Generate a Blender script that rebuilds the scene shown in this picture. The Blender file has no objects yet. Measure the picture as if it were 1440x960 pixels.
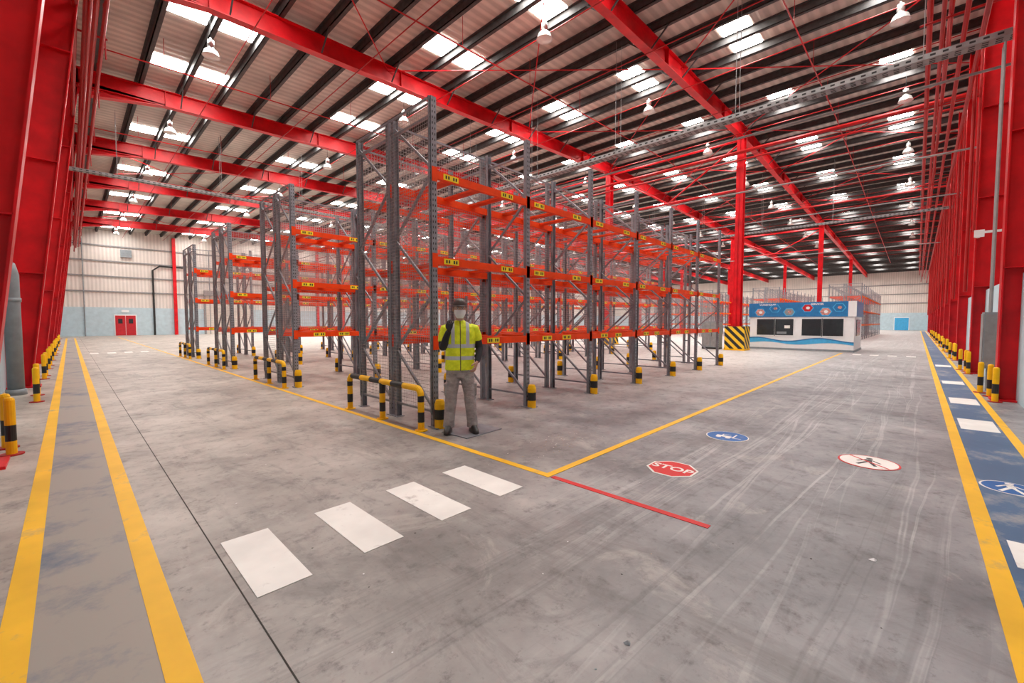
import bpy, math, random, bmesh
from mathutils import Vector, Matrix
from mathutils.bvhtree import BVHTree
random.seed(7)
scene = bpy.context.scene
scene.view_settings.view_transform = 'Standard'
scene.view_settings.look = 'None'
scene.view_settings.exposure = 0.0

# ------------------------------------------------------------ materials
def newmat(name):
    m = bpy.data.materials.new(name); m.use_nodes = True
    nt = m.node_tree
    b = nt.nodes.get('Principled BSDF')
    return m, nt, b
def N(nt, t, **kw):
    n = nt.nodes.new(t)
    for k, v in kw.items(): setattr(n, k, v)
    return n
def math_n(nt, op, a, b=None, c=None):
    n = N(nt, 'ShaderNodeMath', operation=op)
    for i, v in enumerate((a, b, c)):
        if v is None: continue
        if isinstance(v, (int, float)): n.inputs[i].default_value = v
        else: nt.links.new(v, n.inputs[i])
    return n.outputs[0]
def mixc(nt, f, a, b):
    n = N(nt, 'ShaderNodeMix', data_type='RGBA')
    for i, v in ((0, f), (6, a), (7, b)):
        if isinstance(v, (int, float)): n.inputs[i].default_value = v
        elif isinstance(v, tuple): n.inputs[i].default_value = (*v, 1)
        else: nt.links.new(v, n.inputs[i])
    return n.outputs[2]
def noise(nt, vec, scale, detail=4, rough=0.55, vscale=None, dist=0.0):
    if vscale:
        mp = N(nt, 'ShaderNodeMapping'); mp.inputs['Scale'].default_value = vscale
        nt.links.new(vec, mp.inputs[0]); vec = mp.outputs[0]
    n = N(nt, 'ShaderNodeTexNoise'); n.inputs['Scale'].default_value = scale
    n.inputs['Detail'].default_value = detail; n.inputs['Roughness'].default_value = rough
    n.inputs['Distortion'].default_value = dist
    nt.links.new(vec, n.inputs['Vector']); return n.outputs[0]
def ramp(nt, v, a, b, lo=0.0, hi=1.0):
    n = N(nt, 'ShaderNodeMapRange'); n.clamp = True
    nt.links.new(v, n.inputs[0])
    n.inputs[1].default_value = a; n.inputs[2].default_value = b
    n.inputs[3].default_value = lo; n.inputs[4].default_value = hi
    return n.outputs[0]
def coords(nt):
    g = N(nt, 'ShaderNodeNewGeometry')
    return g.outputs['Position']
def ocoords(nt):
    return N(nt, 'ShaderNodeTexCoord').outputs['Object']
def simple(name, col, rough=0.5, metal=0.0, var=0.12, scale=6.0, spec=0.5):
    m, nt, b = newmat(name)
    v = noise(nt, ocoords(nt), scale, 4)
    c = mixc(nt, ramp(nt, v, 0.3, 0.7), tuple(x*(1-var) for x in col), tuple(min(1, x*(1+var)) for x in col))
    nt.links.new(c, b.inputs['Base Color'])
    b.inputs['Roughness'].default_value = rough; b.inputs['Metallic'].default_value = metal
    b.inputs['Specular IOR Level'].default_value = spec
    return m

RED = simple('red_paint', (0.60, 0.004, 0.010), 0.42, 0, 0.22, 2, 0.3)
REDP = simple('red_pipe_paint', (0.38, 0.010, 0.010), 0.45, 0, 0.1, 4, 0.3)
ORANGE = simple('orange_beam_paint', (0.88, 0.062, 0.004), 0.5, 0, 0.12, 5, 0.25)
STEEL = simple('rack_steel_grey', (0.25, 0.265, 0.295), 0.45, 0.25, 0.2)
HOLE = simple('slot_dark', (0.03, 0.03, 0.03), 0.9)
GALV = simple('galvanised_steel', (0.28, 0.28, 0.28), 0.5, 0.3, 0.15)
WIRE = simple('wire_mesh_grey', (0.42, 0.40, 0.39), 0.5, 0.2)
PURL = simple('purlin_steel_dark', (0.055, 0.052, 0.052), 0.65, 0.1, 0.3)
YEL = simple('hazard_yellow', (0.92, 0.50, 0.005), 0.5, 0, 0.1, 6, 0.3)
BLK = simple('hazard_black', (0.015, 0.015, 0.015), 0.5)
LBL = simple('label_yellow', (0.95, 0.72, 0.02), 0.5)
WHITE = simple('white_panel', (0.82, 0.83, 0.84), 0.45, 0, 0.03)
BLUE = simple('sign_blue', (0.015, 0.17, 0.42), 0.4)
LBLUE = simple('sign_light_blue', (0.06, 0.40, 0.72), 0.4)
GLASSD = simple('dark_window_glass', (0.03, 0.035, 0.04), 0.08)
GREYP = simple('grey_pipe', (0.24, 0.27, 0.29), 0.45)
PALEB = simple('pale_blue_block_wall', (0.47, 0.60, 0.66), 0.7, 0, 0.08, 3)
DOORR = simple('red_door_paint', (0.5, 0.01, 0.02), 0.4)
ALU = simple('lamp_aluminium', (0.6, 0.6, 0.58), 0.35, 0.6)
LENS = simple('lamp_lens', (0.8, 0.8, 0.75), 0.2)

def corrugated(name, col, k, ax, depth=0.02, var=0.1, dark=0.25):
    m, nt, b = newmat(name)
    p = coords(nt)
    s = N(nt, 'ShaderNodeSeparateXYZ'); nt.links.new(p, s.inputs[0])
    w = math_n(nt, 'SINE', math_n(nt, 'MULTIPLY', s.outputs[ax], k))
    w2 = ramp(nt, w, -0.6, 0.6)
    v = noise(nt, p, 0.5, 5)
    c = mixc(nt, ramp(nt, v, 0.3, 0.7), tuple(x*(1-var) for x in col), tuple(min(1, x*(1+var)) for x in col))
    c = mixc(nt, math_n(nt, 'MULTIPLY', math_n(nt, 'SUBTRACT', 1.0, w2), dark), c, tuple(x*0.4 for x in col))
    nt.links.new(c, b.inputs['Base Color'])
    bp = N(nt, 'ShaderNodeBump'); bp.inputs['Strength'].default_value = 0.6; bp.inputs['Distance'].default_value = depth
    nt.links.new(w2, bp.inputs['Height']); nt.links.new(bp.outputs[0], b.inputs['Normal'])
    b.inputs['Roughness'].default_value = 0.55
    return m
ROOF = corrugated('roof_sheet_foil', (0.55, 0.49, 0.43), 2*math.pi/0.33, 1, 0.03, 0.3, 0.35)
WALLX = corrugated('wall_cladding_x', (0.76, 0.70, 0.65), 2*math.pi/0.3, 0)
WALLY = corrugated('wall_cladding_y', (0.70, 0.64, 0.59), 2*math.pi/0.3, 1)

SKY, nt, b = newmat('skylight_translucent')
b.inputs['Base Color'].default_value = (0.9, 0.9, 0.88, 1)
v = noise(nt, coords(nt), 1.5, 3)
nt.links.new(mixc(nt, v, (1.0, 0.95, 0.87), (1.0, 0.99, 0.97)), b.inputs['Emission Color'])
b.inputs['Emission Strength'].default_value = 37.0

# floor
FLOOR, nt, b = newmat('concrete_floor')
p = coords(nt)
s = N(nt, 'ShaderNodeSeparateXYZ'); nt.links.new(p, s.inputs[0])
X, Y = s.outputs[0], s.outputs[1]
n1 = noise(nt, p, 0.7, 9, 0.65)
n2 = noise(nt, p, 3.5, 10, 0.74)
n3 = noise(nt, p, 0.25, 3, 0.5)
n4 = noise(nt, p, 1.3, 9, 0.72, None, 0.8)
n5 = noise(nt, p, 14.0, 6, 0.75)
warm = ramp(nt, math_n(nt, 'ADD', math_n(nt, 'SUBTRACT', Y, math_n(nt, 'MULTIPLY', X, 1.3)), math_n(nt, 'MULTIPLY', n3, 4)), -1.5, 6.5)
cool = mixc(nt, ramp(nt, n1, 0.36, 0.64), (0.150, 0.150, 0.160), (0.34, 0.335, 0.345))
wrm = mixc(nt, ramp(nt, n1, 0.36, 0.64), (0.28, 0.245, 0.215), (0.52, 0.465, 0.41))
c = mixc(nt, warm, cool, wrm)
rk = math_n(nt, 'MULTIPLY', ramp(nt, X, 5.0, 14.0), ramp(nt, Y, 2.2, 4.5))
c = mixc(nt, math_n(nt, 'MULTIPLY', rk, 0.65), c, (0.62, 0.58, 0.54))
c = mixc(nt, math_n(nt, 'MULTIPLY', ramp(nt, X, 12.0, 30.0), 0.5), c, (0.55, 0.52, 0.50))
c = mixc(nt, math_n(nt, 'MULTIPLY', ramp(nt, n2, 0.53, 0.66), 0.5), c, (0.10, 0.09, 0.09))
c = mixc(nt, math_n(nt, 'MULTIPLY', ramp(nt, n4, 0.54, 0.66), 0.5), c, (0.12, 0.11, 0.11))
c = mixc(nt, math_n(nt, 'MULTIPLY', ramp(nt, n4, 0.44, 0.34), 0.4), c, (0.55, 0.51, 0.47))
c = mixc(nt, math_n(nt, 'MULTIPLY', ramp(nt, n5, 0.56, 0.70), 0.4), c, (0.10, 0.09, 0.09))
# tyre streaks along the right-hand lane, long and almost straight
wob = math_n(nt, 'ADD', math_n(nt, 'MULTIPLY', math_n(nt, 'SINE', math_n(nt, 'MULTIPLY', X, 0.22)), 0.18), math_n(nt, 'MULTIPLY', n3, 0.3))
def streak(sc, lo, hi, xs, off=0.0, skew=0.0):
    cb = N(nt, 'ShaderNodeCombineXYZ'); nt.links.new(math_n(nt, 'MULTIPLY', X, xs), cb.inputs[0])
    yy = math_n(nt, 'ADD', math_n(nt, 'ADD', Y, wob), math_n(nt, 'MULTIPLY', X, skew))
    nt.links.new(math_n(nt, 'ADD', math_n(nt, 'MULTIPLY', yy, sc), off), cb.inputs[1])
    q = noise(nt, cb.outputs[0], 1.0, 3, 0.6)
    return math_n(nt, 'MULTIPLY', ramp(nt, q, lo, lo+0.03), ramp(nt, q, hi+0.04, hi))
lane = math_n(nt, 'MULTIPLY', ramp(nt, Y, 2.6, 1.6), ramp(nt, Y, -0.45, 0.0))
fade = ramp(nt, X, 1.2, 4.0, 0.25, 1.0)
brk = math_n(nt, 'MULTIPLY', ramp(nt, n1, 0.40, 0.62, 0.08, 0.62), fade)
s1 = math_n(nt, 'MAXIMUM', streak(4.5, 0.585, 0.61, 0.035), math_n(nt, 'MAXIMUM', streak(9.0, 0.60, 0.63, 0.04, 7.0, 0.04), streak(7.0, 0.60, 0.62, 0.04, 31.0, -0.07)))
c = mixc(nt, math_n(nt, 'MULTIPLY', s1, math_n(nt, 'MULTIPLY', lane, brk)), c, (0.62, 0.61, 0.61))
s2 = math_n(nt, 'MULTIPLY', streak(6.0, 0.385, 0.41, 0.05, 13.0, 0.03), math_n(nt, 'MULTIPLY', lane, 0.3))
c = mixc(nt, s2, c, (0.09, 0.09, 0.09))
lane2 = math_n(nt, 'MULTIPLY', ramp(nt, X, 0.5, 0.9), ramp(nt, X, 3.4, 2.6))
st2 = noise(nt, p, 1.0, 7, 0.72, (2.6, 0.5, 1), 0.6)
st2 = math_n(nt, 'MULTIPLY', ramp(nt, st2, 0.53, 0.65), 0.45)
c = mixc(nt, math_n(nt, 'MULTIPLY', st2, lane2), c, (0.12, 0.105, 0.10))
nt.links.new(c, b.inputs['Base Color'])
nt.links.new(ramp(nt, n2, 0.3, 0.7, 0.32, 0.60), b.inputs['Roughness'])
bp = N(nt, 'ShaderNodeBump'); bp.inputs['Strength'].default_value = 0.2; bp.inputs['Distance'].default_value = 0.01
nt.links.new(n2, bp.inputs['Height']); nt.links.new(bp.outputs[0], b.inputs['Normal'])

def paint(name, col, under, wear_lo, wear_hi, scale=5.0, rough=0.5):
    m, nt, b = newmat(name)
    p = coords(nt)
    n = noise(nt, p, scale, 10, 0.7); n2 = noise(nt, p, scale*0.3, 4)
    n = math_n(nt, 'ADD', math_n(nt, 'MULTIPLY', n, 0.6), math_n(nt, 'MULTIPLY', n2, 0.4))
    c = mixc(nt, ramp(nt, n2, 0.3, 0.7), tuple(x*0.85 for x in col), tuple(min(1, x*1.1) for x in col))
    c = mixc(nt, ramp(nt, n, wear_lo, wear_hi), c, under)
    nt.links.new(c, b.inputs['Base Color']); b.inputs['Roughness'].default_value = rough
    b.inputs['Specular IOR Level'].default_value = 0.3
    return m
PY = paint('floor_paint_yellow', (0.90, 0.50, 0.02), (0.45, 0.33, 0.17), 0.55, 0.68)
PW = paint('floor_paint_white', (0.86, 0.84, 0.80), (0.42, 0.38, 0.36), 0.57, 0.68)
PR = paint('floor_paint_red', (0.66, 0.025, 0.025), (0.30, 0.18, 0.17), 0.54, 0.68)
PBL = paint('floor_paint_blue_right', (0.075, 0.145, 0.26), (0.30, 0.31, 0.33), 0.51, 0.62, 4)
PBLL = paint('floor_paint_blue_left', (0.15, 0.18, 0.23), (0.34, 0.305, 0.27), 0.38, 0.50, 2.2)
SB = paint('sign_paint_blue', (0.02, 0.13, 0.40), (0.3, 0.3, 0.32), 0.57, 0.72, 9)
JOINT = simple('floor_joint_sealant', (0.05, 0.045, 0.04), 0.9)
GRIT = simple('grit', (0.5, 0.38, 0.25), 0.9)

# ------------------------------------------------------------ mesh builder
class MB:
    def __init__(s): s.v = []; s.f = []; s.m = []; s.mats = []
    def mi(s, m):
        if m not in s.mats: s.mats.append(m)
        return s.mats.index(m)
    def add(s, vs, fs, m):
        o = len(s.v); s.v += [tuple(x) for x in vs]; k = s.mi(m)
        for f in fs: s.f.append(tuple(i+o for i in f)); s.m.append(k)
    def box(s, x0, x1, y0, y1, z0, z1, m):
        s.add([(x0,y0,z0),(x1,y0,z0),(x1,y1,z0),(x0,y1,z0),(x0,y0,z1),(x1,y0,z1),(x1,y1,z1),(x0,y1,z1)],
              [(0,3,2,1),(4,5,6,7),(0,1,5,4),(1,2,6,5),(2,3,7,6),(3,0,4,7)], m)
    def quad(s, a, b, c, d, m): s.add([a,b,c,d], [(0,1,2,3)], m)
    def beam(s, p, q, w, h, m, up=(0,0,1)):
        p = Vector(p); q = Vector(q); d = (q-p).normalized(); up = Vector(up)
        if abs(d.dot(up)) > 0.99: up = Vector((0,1,0))
        sd = d.cross(up).normalized(); u = sd.cross(d).normalized()
        vs = [e + sd*a*w/2 + u*b_*h/2 for e in (p, q) for a, b_ in ((-1,-1),(1,-1),(1,1),(-1,1))]
        s.add(vs, [(0,1,2,3),(7,6,5,4),(0,4,5,1),(1,5,6,2),(2,6,7,3),(3,7,4,0)], m)
    def cyl(s, p, q, r, m, n=10, r2=None, cap=True):
        p = Vector(p); q = Vector(q); d = (q-p).normalized()
        a = d.cross(Vector((0,0,1)) if abs(d.z) < 0.9 else Vector((1,0,0))).normalized(); b_ = d.cross(a)
        r2 = r if r2 is None else r2
        vs = []
        for e, rr in ((p, r), (q, r2)):
            for i in range(n):
                t = 2*math.pi*i/n; vs.append(e + a*math.cos(t)*rr + b_*math.sin(t)*rr)
        fs = [(i, (i+1) % n, n+(i+1) % n, n+i) for i in range(n)]
        if cap: fs += [tuple(range(n-1,-1,-1)), tuple(range(n, 2*n))]
        s.add(vs, fs, m)
    def tube(s, pts, rad, m, n=10):
        pts = [Vector(p) for p in pts]; vs = []; prev = None
        for i, p in enumerate(pts):
            d = (pts[min(i+1, len(pts)-1)] - pts[max(i-1, 0)]).normalized()
            if prev is None:
                a = d.cross(Vector((0,1,0)) if abs(d.y) < 0.9 else Vector((1,0,0))).normalized()
            else:
                a = (prev - d*prev.dot(d)).normalized()
            prev = a; b_ = d.cross(a); r = rad[i]
            rx, ry = r if isinstance(r, tuple) else (r, r)
            for k in range(n):
                t = 2*math.pi*k/n; vs.append(p + a*math.cos(t)*rx + b_*math.sin(t)*ry)
        fs = []
        for i in range(len(pts)-1):
            for k in range(n):
                fs.append((i*n+k, i*n+(k+1) % n, (i+1)*n+(k+1) % n, (i+1)*n+k))
        fs += [tuple(range(n-1,-1,-1)), tuple(range((len(pts)-1)*n, len(pts)*n))]
        s.add(vs, fs, m)
    def lathe(s, c, prof, m, n=20):
        vs = []
        for r, z in prof:
            for i in range(n):
                t = 2*math.pi*i/n; vs.append((c[0]+r*math.cos(t), c[1]+r*math.sin(t), c[2]+z))
        fs = [(j*n+i, j*n+(i+1) % n, (j+1)*n+(i+1) % n, (j+1)*n+i) for j in range(len(prof)-1) for i in range(n)]
        s.add(vs, fs, m)
    def mesh(s, name):
        me = bpy.data.meshes.new(name); me.from_pydata(s.v, [], s.f)
        for m in s.mats: me.materials.append(m)
        me.polygons.foreach_set('material_index', s.m); me.update()
        return me
    def build(s, name, loc=(0,0,0), parent=None, smooth=False):
        me = s.mesh(name)
        if smooth: me.polygons.foreach_set('use_smooth', [True]*len(me.polygons))
        return obj(name, me, loc, parent)
def obj(name, data, loc=(0,0,0), parent=None):
    o = bpy.data.objects.new(name, data); scene.collection.objects.link(o); o.location = loc
    if parent: o.parent = parent
    return o

# ------------------------------------------------------------ dims
X0, X1, Y0, Y1 = -1.4, 100.0, -2.0, 62.0
RIDGE = 24.5
def raf(x):   # rafter underside height
    return 10.15 + 0.036*x if x <= RIDGE else 10.15 + 0.036*RIDGE - 0.02*(x-RIDGE)
FR_Y = [6.9 + 7.8*k for k in range(8)]

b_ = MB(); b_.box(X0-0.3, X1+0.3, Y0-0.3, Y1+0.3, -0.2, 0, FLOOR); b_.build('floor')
b_ = MB(); b_.box(X0-0.1, X0, Y0, Y1, 0, 11, WALLY); b_.box(X0, -1.02, Y0, Y1, 0, 2.4, PALEB)
for z in (3.6, 5.2, 6.8, 8.4, 9.8): b_.box(X0, X0+0.14, Y0, Y1, z, z+0.16, RED)
b_.build('wall_left')
b_ = MB(); b_.box(X0, X1, Y0-0.1, Y0, 0, 12, WALLX); b_.box(X0, X1, Y0, -1.38, 0, 2.4, PALEB)
for z in (3.4, 4.9, 6.4, 7.9, 9.3): b_.box(X0, X1, Y0, Y0+0.16, z, z+0.16, RED)
b_.build('wall_right')
b_ = MB(); b_.box(X0, X1, Y1, Y1+0.1, 0, 12, WALLX); b_.box(X0, X1, Y1-0.1, Y1, 0, 3.0, PALEB)
for z in (4.6, 6.2, 7.8, 9.4): b_.box(X0, X1, Y1-0.12, Y1, z, z+0.14, GALV)
for x in (1.3, 12, 24.5, 37, 50): b_.cyl((x-0.2, Y1-0.2, 0), (x-0.2, Y1-0.2, 10), 0.05, GREYP, 6)
b_.tube([(6.6, Y1-0.2, 0), (6.6, Y1-0.2, 7.2), (7.2, Y1-0.2, 7.7), (9.5, Y1-0.2, 7.7)], [0.09]*4, HOLE, 8)
for x in (4.0, 14.0, 20, 30): b_.box(x, x+0.9, Y1-0.3, Y1-0.02, 8.4, 9.2, GREYP)
b_.build('wall_back')
b_ = MB(); b_.box(X1, X1+0.1, Y0, Y1, 0, 12, WALLY); b_.box(X1-0.1, X1, Y0, Y1, 0, 3.0, PALEB)
for z in (4.6, 6.2, 7.8): b_.box(X1-0.12, X1, Y0, Y1, z, z+0.14, GALV)
b_.build('wall_far')

b_ = MB()
b_.box(3.3, 5.1, Y1-0.16, Y1-0.1, 0, 2.25, WHITE)
b_.box(3.38, 4.18, Y1-0.2, Y1-0.14, 0.02, 2.15, DOORR); b_.box(4.22, 5.02, Y1-0.2, Y1-0.14, 0.02, 2.15, DOORR)
b_.box(3.6, 3.95, Y1-0.22, Y1-0.19, 1.3, 1.8, GLASSD); b_.box(4.45, 4.8, Y1-0.22, Y1-0.19, 1.3, 1.8, GLASSD)
b_.box(3.9, 4.5, Y1-0.2, Y1-0.14, 2.5, 2.75, WHITE)
b_.build('door_1')
b_ = MB()
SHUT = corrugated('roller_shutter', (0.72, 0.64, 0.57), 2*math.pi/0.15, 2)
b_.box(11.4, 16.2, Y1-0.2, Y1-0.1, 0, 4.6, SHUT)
b_.box(11.2, 11.4, Y1-0.3, Y1-0.1, 0, 4.8, GALV); b_.box(16.2, 16.4, Y1-0.3, Y1-0.1, 0, 4.8, GALV); b_.box(11.2, 16.4, Y1-0.5, Y1-0.1, 4.6, 5.2, GALV)
b_.build('door_2')
b_ = MB()
b_.box(X1-0.16, X1-0.1, 1.0, 3.0, 0, 2.25, WHITE); b_.box(X1-0.2, X1-0.14, 1.1, 2.9, 0.02, 2.15, LBLUE)
b_.build('door_3')

# roof sheet
b_ = MB()
zr = lambda x: raf(x) + 0.86
for a, c_ in ((X0-0.1, RIDGE), (RIDGE, X1)):
    b_.quad((a, Y0-0.1, zr(a)), (c_, Y0-0.1, zr(c_)), (c_, Y1, zr(c_)), (a, Y1, zr(a)), ROOF)
b_.build('ceiling')
b_ = MB(); x = -0.4
while x < X1:
    z = raf(x) + 0.6
    b_.box(x-0.015, x+0.015, Y0, Y1, z, z+0.26, PURL)
    b_.box(x-0.015, x+0.13, Y0, Y1, z, z+0.015, PURL); b_.box(x-0.10, x+0.015, Y0, Y1, z+0.24, z+0.255, PURL)
    x += 1.3
b_.build('roof_purlins')
b_ = MB()
x = 2.2
while x < X1-3:
    y = 0.95
    while y < Y1-1:
        for xa, xb in (((x+0.12, x+1.20), (x+1.44, x+2.50)) if x < 45 else ((x+0.1, x+2.5),)):
            za, zb = zr(xa)-0.02, zr(xb)-0.02
            b_.quad((xa, y-0.46, za), (xa, y+0.46, za), (xb, y+0.46, zb), (xb, y-0.46, zb), SKY)
        y += 3.9
    x += 6.5
b_.build('skylight_panels')

def portal(y):
    b_ = MB(); w = 0.28
    zt = raf(0.5)
    pin, pit = Vector((-0.66, y, 0)), Vector((0.52, y, zt+0.05))
    def flange(p, q):
        p = Vector(p); q = Vector(q)
        d = (q-p).normalized(); n = Vector((-d.z, 0, d.x))*0.012
        yv = Vector((0, w/2, 0))
        vs = [p-yv-n, p+yv-n, p+yv+n, p-yv+n, q-yv-n, q+yv-n, q+yv+n, q-yv+n]
        b_.add(vs, [(0,3,2,1),(4,5,6,7),(0,1,5,4),(1,2,6,5),(2,3,7,6),(3,0,4,7)], RED)
    flange(pin, pit); flange((-1.2, y, 0), (-1.2, y, zt+0.6))
    t = 0.01
    def web(poly):
        n = len(poly)
        vs = [(px, y-t, pz) for px, pz in poly] + [(px, y+t, pz) for px, pz in poly]
        fs = [tuple(range(n)), tuple(range(2*n-1, n-1, -1))] + [(i, n+i, n+(i+1) % n, (i+1) % n) for i in range(n)]
        b_.add(vs, fs, RED)
    web([(-1.2, 0), (-0.66, 0), (0.52, zt+0.05), (0.52, zt+0.6), (-1.2, zt+0.6)])
    for z in (2.6, 5.2, 7.8): b_.box(-1.2, -0.66+0.115*z, y-w/2, y+w/2, z, z+0.02, RED)
    b_.box(-1.3, -0.5, y-0.25, y+0.25, 0, 0.03, RED)
    flange((0.5, y, zt-0.35), (3.0, y, raf(3.0))); web([(0.4, zt-0.35), (3.0, raf(3)), (3.0, raf(3)+0.1), (0.4, zt+0.2)])
    for a, c_ in ((-1.2, RIDGE), (RIDGE, X1)):
        flange((a, y, raf(a)+0.0), (c_, y, raf(c_))); flange((a, y, raf(a)+0.6), (c_, y, raf(c_)+0.6))
        web([(a, raf(a)), (c_, raf(c_)), (c_, raf(c_)+0.6), (a, raf(a)+0.6)])
    xx = 3.0
    while xx < 60:
        b_.box(xx, xx+0.015, y-w/2, y+w/2, raf(xx), raf(xx)+0.6, RED); xx += 6.1
    xx = 3.5
    while xx < 50:
        for sgn in (-1, 1): b_.beam((xx, y+sgn*0.1, raf(xx)+0.05), (xx, y+sgn*0.75, raf(xx)+0.62), 0.04, 0.04, PURL)
        xx += 2.6
    for xc in (RIDGE, 50.0, 75.0):
        zt2 = raf(xc)
        b_.box(xc-0.2, xc-0.18, y-0.17, y+0.17, 0, zt2, RED); b_.box(xc+0.18, xc+0.2, y-0.17, y+0.17, 0, zt2, RED)
        b_.box(xc-0.2, xc+0.2, y-0.01, y+0.01, 0, zt2, RED)
        b_.box(xc-0.3, xc+0.3, y-0.25, y+0.25, 0, 0.03, RED)
        b_.box(xc-0.3, xc+0.3, y-0.2, y+0.2, zt2-0.05, zt2, RED)
    return b_.build('portal_frame')
for y in FR_Y[:-1]: portal(y)
b_ = MB()
for x in (8.5, 24.5, 37, 50):
    b_.box(x-0.15, x+0.15, Y1-0.45, Y1-0.12, 0, raf(x)+0.5, RED)
b_.build('gable_columns_back')
for i in range(15):
    x = 12.25 + 5.85*(i-1)
    b_ = MB(); h = raf(x)+0.55
    b_.box(x-0.15, x+0.15, -1.14, -1.115, 0, h, RED); b_.box(x-0.15, x+0.15, -1.98, -1.955, 0, h, RED)
    b_.box(x-0.01, x+0.01, -1.98, -1.115, 0, h, RED)
    b_.box(x-0.2, x+0.2, -2.0, -1.05, 0, 0.03, RED)
    for z in (2.5, 5.0, 7.5): b_.box(x-0.15, x+0.15, -1.96, -1.12, z, z+0.02, RED)
    b_.build('gable_column')
b_ = MB()
for a, c_ in ((-1.2, RIDGE), (RIDGE, X1-0.3)):
    b_.beam((a, -1.55, raf(a)+0.58), (c_, -1.55, raf(c_)+0.58), 0.28, 0.03, RED)
    b_.beam((a, -1.55, raf(a)+0.3), (c_, -1.55, raf(c_)+0.3), 0.02, 0.6, RED)
    b_.beam((a, -1.55, raf(a)), (c_, -1.55, raf(c_)), 0.28, 0.03, RED)
b_.build('gable_rafter')

b_ = MB()
for xc in (RIDGE, 50.0):
    for j in range(6):
        ya, yb = FR_Y[j], FR_Y[j+1]
        b_.cyl((xc, ya, raf(xc)-0.1), (xc, yb, raf(xc)-0.1), 0.06, RED, 8)
        if j in (0, 3):
            b_.cyl((xc, ya, raf(xc)-0.2), (xc, (ya+yb)/2, 8.4), 0.045, RED, 6); b_.cyl((xc, yb, raf(xc)-0.2), (xc, (ya+yb)/2, 8.4), 0.045, RED, 6)
            b_.cyl((xc, ya, 8.4), (xc, yb, 8.4), 0.06, RED, 8)
for j in (0, 3, 5):
    for k in range(6):
        xa, xb = 0.6 + k*8, 0.6+(k+1)*8
        ya, yb = FR_Y[j], FR_Y[j+1]
        b_.cyl((xa, ya, raf(xa)+0.45), (xb, yb, raf(xb)+0.45), 0.02, RED, 6); b_.cyl((xa, yb, raf(xa)+0.45), (xb, ya, raf(xb)+0.45), 0.02, RED, 6)
for k in range(7):
    xa, xb = 0.6 + k*8, 0.6+(k+1)*8
    b_.cyl((xa, -1.4, raf(xa)+0.45), (xb, 6.9, raf(xb)+0.45), 0.02, RED, 6); b_.cyl((xa, 6.9, raf(xa)+0.45), (xb, -1.4, raf(xb)+0.45), 0.02, RED, 6)
b_.build('roof_bracing')

b_ = MB()
for x, z, r in ((0.33, 9.0, 0.06), (0.52, 9.1, 0.045), (0.68, 8.9, 0.06), (0.86, 9.0, 0.05), (0.55, 8.5, 0.04)):
    b_.cyl((x, Y0+0.4, z), (x, Y1-1, z), r, REDP, 8)
y = 1.0
while y < Y1-2:
    b_.cyl((-1.3, y, 9.35), (1.0, y, 9.35), 0.03, REDP, 6); b_.cyl((0.95, y, 8.8), (0.95, y, 10.3), 0.02, REDP, 6)
    y += 3.9
for y in FR_Y:
    b_.cyl((-0.45, y+0.5, 2.6), (-0.45, y+0.5, 9.0), 0.045, REDP, 8); b_.cyl((-0.6, y+0.75, 1.2), (-0.6, y+0.75, 9.0), 0.03, REDP, 8)
for yy, z, r in ((0.02, 9.3, 0.06), (-0.35, 9.0, 0.05), (-0.6, 8.6, 0.05), (-0.2, 8.2, 0.04), (-0.85, 8.0, 0.05)):
    b_.cyl((1.2, yy, z), (X1-1, yy, z), r, REDP, 8)
x = 9.2
while x < 90:
    b_.cyl((x, -1.9, 8.9), (x, 0.2, 8.9), 0.03, REDP, 6); b_.cyl((x, -0.35, 8.0), (x, -0.35, raf(x)+0.6), 0.02, REDP, 6)
    x += 5.85
for i in range(1, 13):
    x = 12.25+5.85*i
    b_.cyl((x+0.5, -1.0, 2.4), (x+0.5, -1.0, 8.9), 0.045, REDP, 8); b_.cyl((x-0.6, -1.05, 4.0), (x-0.6, -1.05, 9.2), 0.03, REDP, 8)
for x, z, r in ((24.0, 10.15, 0.09), (24.0, 9.75, 0.05), (37.0, 9.7, 0.06)):
    b_.cyl((x, -1.9, z), (x, Y1-2, z), r, REDP, 8)
x = 4.1
while x < 75:
    z = raf(x) - 0.08
    b_.cyl((x, -1.8, z), (x, Y1-2, z), 0.018, REDP, 6)
    x += 3.25
y = 3.0
while y < 55:
    for a, c_ in ((1.0, RIDGE), (RIDGE, 80)):
        b_.cyl((a, y, raf(a)-0.2), (c_, y, raf(c_)-0.2), 0.022, REDP, 6)
    xx = 2.5
    while xx < 50:
        b_.cyl((xx, y, raf(xx)-0.2), (xx, y, raf(xx)+0.75), 0.01, REDP, 5); xx += 3.25
    y += 7.8
b_.build('sprinkler_pipes')

def tray(b_, p, q, w, h):
    p = Vector(p); q = Vector(q); d = (q-p); L = d.length; d.normalize(); sd = d.cross(Vector((0,0,1))).normalized()
    b_.beam(p, q, w, 0.006, GALV)
    for sg in (-1, 1): b_.beam(p+sd*sg*w/2+Vector((0,0,h/2)), q+sd*sg*w/2+Vector((0,0,h/2)), 0.008, h, GALV)
    s_ = 0.0
    while s_ < min(L, 40):
        c_ = p + d*s_
        for sg in (-1, 1):
            o_ = c_ + sd*sg*(w/2+0.006) + Vector((0,0,h*0.5))
            b_.beam(o_, o_+d*0.09, 0.004, h*0.35, HOLE)
        for lane_ in (-0.25, 0.05, 0.3):
            o_ = c_ + sd*lane_*w - Vector((0,0,0.006)); b_.beam(o_, o_+d*0.1, w*0.1, 0.004, HOLE)
        s_ += 0.2
    s_ = 2.0
    while s_ < L:
        for sg in (-1, 1):
            o_ = p + d*s_ + sd*sg*(w/2+0.02); b_.cyl(o_, (o_.x, o_.y, raf(o_.x)+0.6), 0.008, GALV, 5)
        s_ += 3.9
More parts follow.
